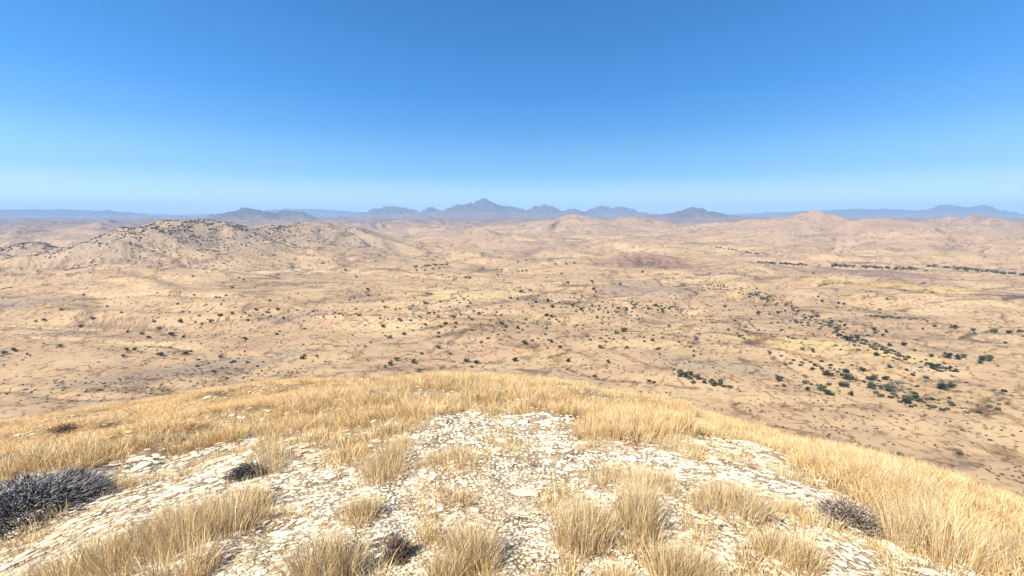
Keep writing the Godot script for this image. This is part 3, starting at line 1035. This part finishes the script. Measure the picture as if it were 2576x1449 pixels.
func _ready() -> void:
	var cam := Camera3D.new()
	cam.name = "camera"
	cam.fov = rad_to_deg(2.0 * atan(724.5 / FOCAL))
	cam.near = 0.1
	cam.far = 60000.0
	cam.rotation.x = -PITCH
	add_child(cam)
	cam.current = true

	var env := Environment.new()
	env.background_mode = Environment.BG_SKY
	var sm := PanoramaSkyMaterial.new()
	sm.panorama = sky_picture()
	env.sky = Sky.new()
	env.sky.sky_material = sm
	env.tonemap_mode = Environment.TONE_MAPPER_LINEAR
	env.tonemap_exposure = 2.3
	env.sdfgi_enabled = true
	env.ssao_enabled = true
	env.ssil_enabled = true
	env.fog_enabled = true
	env.fog_density = 0.00011
	env.fog_light_color = Color(0.42, 0.66, 0.95).linear_to_srgb()
	var we := WorldEnvironment.new()
	we.name = "sky"
	we.environment = env
	add_child(we)

	var sun := DirectionalLight3D.new()
	sun.name = "sun"
	sun.light_energy = 1.5
	sun.light_color = Color(1.0, 0.96, 0.90)
	sun.light_angular_distance = 0.5
	sun.shadow_enabled = true
	sun.directional_shadow_max_distance = 2000.0
	sun.rotation_degrees = Vector3(-46, -42, 0)
	add_child(sun)

	rng.seed = 20240607
	noise(n_big, 11, 1.0 / 1100.0, FastNoiseLite.TYPE_SIMPLEX_SMOOTH, 3, FastNoiseLite.FRACTAL_FBM)
	noise(n_mid, 12, 1.0 / 60.0, FastNoiseLite.TYPE_SIMPLEX_SMOOTH, 4, FastNoiseLite.FRACTAL_FBM)
	noise(n_fine, 13, 1.0 / 14.0, FastNoiseLite.TYPE_SIMPLEX_SMOOTH, 3, FastNoiseLite.FRACTAL_FBM)
	noise(n_ridge, 14, 1.0 / 70.0, FastNoiseLite.TYPE_SIMPLEX_SMOOTH, 4, FastNoiseLite.FRACTAL_RIDGED)
	noise(n_cell, 15, 1.0 / 38.0, FastNoiseLite.TYPE_CELLULAR, 1, FastNoiseLite.FRACTAL_NONE)
	noise(n_fold, 17, 1.0 / 190.0, FastNoiseLite.TYPE_SIMPLEX_SMOOTH, 2, FastNoiseLite.FRACTAL_FBM)
	noise(n_crack, 16, 1.0 / 38.0, FastNoiseLite.TYPE_CELLULAR, 1, FastNoiseLite.FRACTAL_NONE)
	n_crack.cellular_return_type = FastNoiseLite.RETURN_DISTANCE2_SUB
	n_crack.domain_warp_enabled = true
	n_crack.domain_warp_amplitude = 45.0
	n_crack.domain_warp_frequency = 0.012
	n_cell.cellular_return_type = FastNoiseLite.RETURN_DISTANCE2_SUB
	n_cell.domain_warp_enabled = true
	n_cell.domain_warp_amplitude = 30.0
	n_cell.domain_warp_frequency = 0.01

	# top x, top y, metres away, half width, depth to width, roughness, power; name, label, scrub
	for h in [
		[440, 560, 1250, 250, 0.75, 1.0, 1.9, "rocky_hill", "broad hill speckled with dark scrub, nearest on the left", 3400],
		[760, 568, 1350, 220, 0.8, 1.0, 1.9, "rocky_hill", "tan shoulder joined to the speckled hill", 1300],
		[60, 612, 1500, 120, 0.9, 1.0, 1.8, "rocky_hill", "small dark speckled hill at the left edge", 900],
		[1215, 573, 1750, 92, 0.9, 0.8, 1.25, "hill", "small smooth tan hill below the main peak", 20],
		[1450, 541, 2400, 135, 0.8, 1.0, 1.3, "hill", "cracked pinkish hill below the second peak", 60],
		[2050, 530, 2150, 290, 0.6, 0.9, 1.15, "hill", "broad pinkish hill standing alone on the right", 120],
		[2260, 572, 2500, 200, 0.6, 1.0, 1.7, "hill", "low ridge trailing from the broad pinkish hill", 60],
		[2440, 541, 3100, 170, 0.6, 1.2, 1.7, "rocky_hill", "streaked hill with dark foot near the right edge", 260],
		[1580, 552, 2700, 120, 0.7, 1.0, 1.4, "hill", "low pinkish swell between two larger hills", 40],
		[1330, 612, 1450, 95, 1.0, 0.8, 1.5, "hill", "low smooth rise before the cracked pinkish hill", 6],
		[1130, 590, 2000, 90, 1.0, 0.8, 1.5, "hill", "low swell beside the small smooth hill", 6],
		[1590, 584, 2050, 120, 0.9, 0.8, 1.5, "hill", "long swell before the low pinkish one", 20],
		[1860, 583, 2000, 110, 0.8, 0.8, 1.5, "hill", "foothill on the near flank of the broad pinkish hill", 20],
		[930, 618, 1500, 150, 0.8, 0.8, 1.5, "hill", "tail of low ground at the end of the speckled hill", 30],
		[2280, 602, 1900, 150, 0.7, 0.8, 1.5, "hill", "low apron spreading before the streaked hill", 20],
		[1000, 560, 3400, 150, 0.7, 1.0, 1.5, "hill", "hazy tan rise behind the end of the speckled hill", 0],
		[1215, 500, 8000, 98, 0.8, 1.0, 1.12, "mountain", "highest blue peak at the middle of the horizon", 0],
		[1150, 521, 8100, 40, 0.9, 1.0, 1.6, "mountain", "shoulder before the highest blue peak", 0],
		[1285, 522, 8200, 50, 0.9, 1.0, 1.6, "mountain", "ridge running down from the highest blue peak", 0],
		[1370, 511, 8600, 48, 0.8, 1.0, 1.12, "mountain", "second pointed peak next to the highest one", 0],
		[1445, 524, 8900, 40, 0.8, 1.0, 1.6, "mountain", "low ridge beyond the second pointed peak", 0],
		[985, 519, 9000, 80, 0.7, 1.0, 2.0, "mountain", "long flat topped blue ridge beside the highest peak", 0],
		[1085, 522, 8700, 40, 0.8, 1.0, 1.5, "mountain", "small pointed knob between the flat ridge and highest peak", 0],
		[1515, 518, 9600, 52, 0.7, 1.0, 1.6, "mountain", "blue flat ridge beyond the second peak", 0],
		[1570, 522, 9700, 60, 0.7, 1.0, 1.7, "mountain", "trailing end of the blue flat ridge", 0],
		[1740, 521, 6200, 85, 0.7, 1.0, 1.6, "mountain", "bluish double topped hill on the horizon", 0],
		[620, 522, 5600, 75, 0.8, 1.0, 1.4, "mountain", "rugged pale blue hill behind the speckled hill", 0],
		[715, 531, 6000, 60, 0.8, 1.0, 1.5, "mountain", "low pale knob beside the rugged blue hill", 0],
		[2390, 516, 11500, 76, 0.6, 1.0, 1.5, "mountain", "first of two long blue humps at the far right", 0],
		[2482, 516, 11500, 50, 0.7, 1.0, 1.5, "mountain", "second of two long blue humps at the far right", 0],
		[2180, 527, 12500, 260, 0.5, 0.8, 2.2, "mountain", "low flat blue ridge behind the broad pinkish hill", 0],
		[120, 528, 12500, 220, 0.5, 0.8, 2.4, "mountain", "flat pale blue ridge at the left end of the horizon", 0],
		[275, 529, 11500, 70, 0.7, 0.8, 1.8, "mountain", "slight pale blue rise on the left horizon", 0],
		[760, 527, 13500, 160, 0.5, 0.8, 2.0, "mountain", "faintest pale blue rise on the horizon behind the rugged hill", 0],
	]:
		add_hill(h[0], h[1], h[2], h[3], h[4], h[5], h[6])
		hill_names.append([h[7], h[8], h[9]])
	for f in [[1640, 668, 120, 7, Color(0.36, 0.21, 0.155)], [2190, 688, 140, 8, Color(0.33, 0.22, 0.185)], [2240, 718, 150, 7, Color(0.72, 0.51, 0.22)], [2080, 872, 220, 12, Color(0.76, 0.57, 0.28)], [2480, 760, 120, 6, Color(0.78, 0.60, 0.33)], [1150, 752, 190, 8, Color(0.74, 0.57, 0.30)], [700, 682, 160, 6, Color(0.78, 0.62, 0.40)], [760, 790, 120, 16, Color(0.44, 0.34, 0.24)], [90, 760, 80, 9, Color(0.42, 0.34, 0.26)], [500, 930, 260, 20, Color(0.44, 0.34, 0.24)], [1640, 730, 110, 8, Color(0.46, 0.35, 0.27)], [1780, 915, 150, 18, Color(0.50, 0.39, 0.27)]]:
		var g := ground(f[0], f[1], 60.0)
		var near := ground(f[0], f[1] + f[3], 60.0)
		var az := atan2(g.x, -g.z)
		fields.append([g.x, g.z, FOCAL / (f[2] * g.length()), 1.0 / maxf(near.distance_to(g), 8.0), cos(az), sin(az), f[4]])
	for p in [[-60, 1250], [180, 1182], [350, 1152], [560, 1122], [640, 1085], [720, 1130], [800, 1075], [840, 1150], [930, 1160], [1030, 1080], [1100, 1050], [1180, 1027], [1300, 1042], [1440, 1062], [1480, 1100], [1600, 1125], [1750, 1107], [1900, 1115], [2000, 1180], [2100, 1240], [2270, 1275], [2330, 1360], [2450, 1430], [2590, 1475]]:
		var g := ground(p[0], p[1])
		bare.append(Vector2(g.x, g.z))
	bare.append(Vector2(2.2, 0.4))
	bare.append(Vector2(-3.5, 0.4))

	var t0 := Time.get_ticks_msec()
	build_land()
	print("land ", Time.get_ticks_msec() - t0)
	build_stones()
	print("stones ", Time.get_ticks_msec() - t0)
	build_slabs()
	build_grass()
	print("grass ", Time.get_ticks_msec() - t0)
	build_tufts()
	build_trees()
	print("trees ", Time.get_ticks_msec() - t0)
	build_scrub()
	build_mast()
	print("all ", Time.get_ticks_msec() - t0)
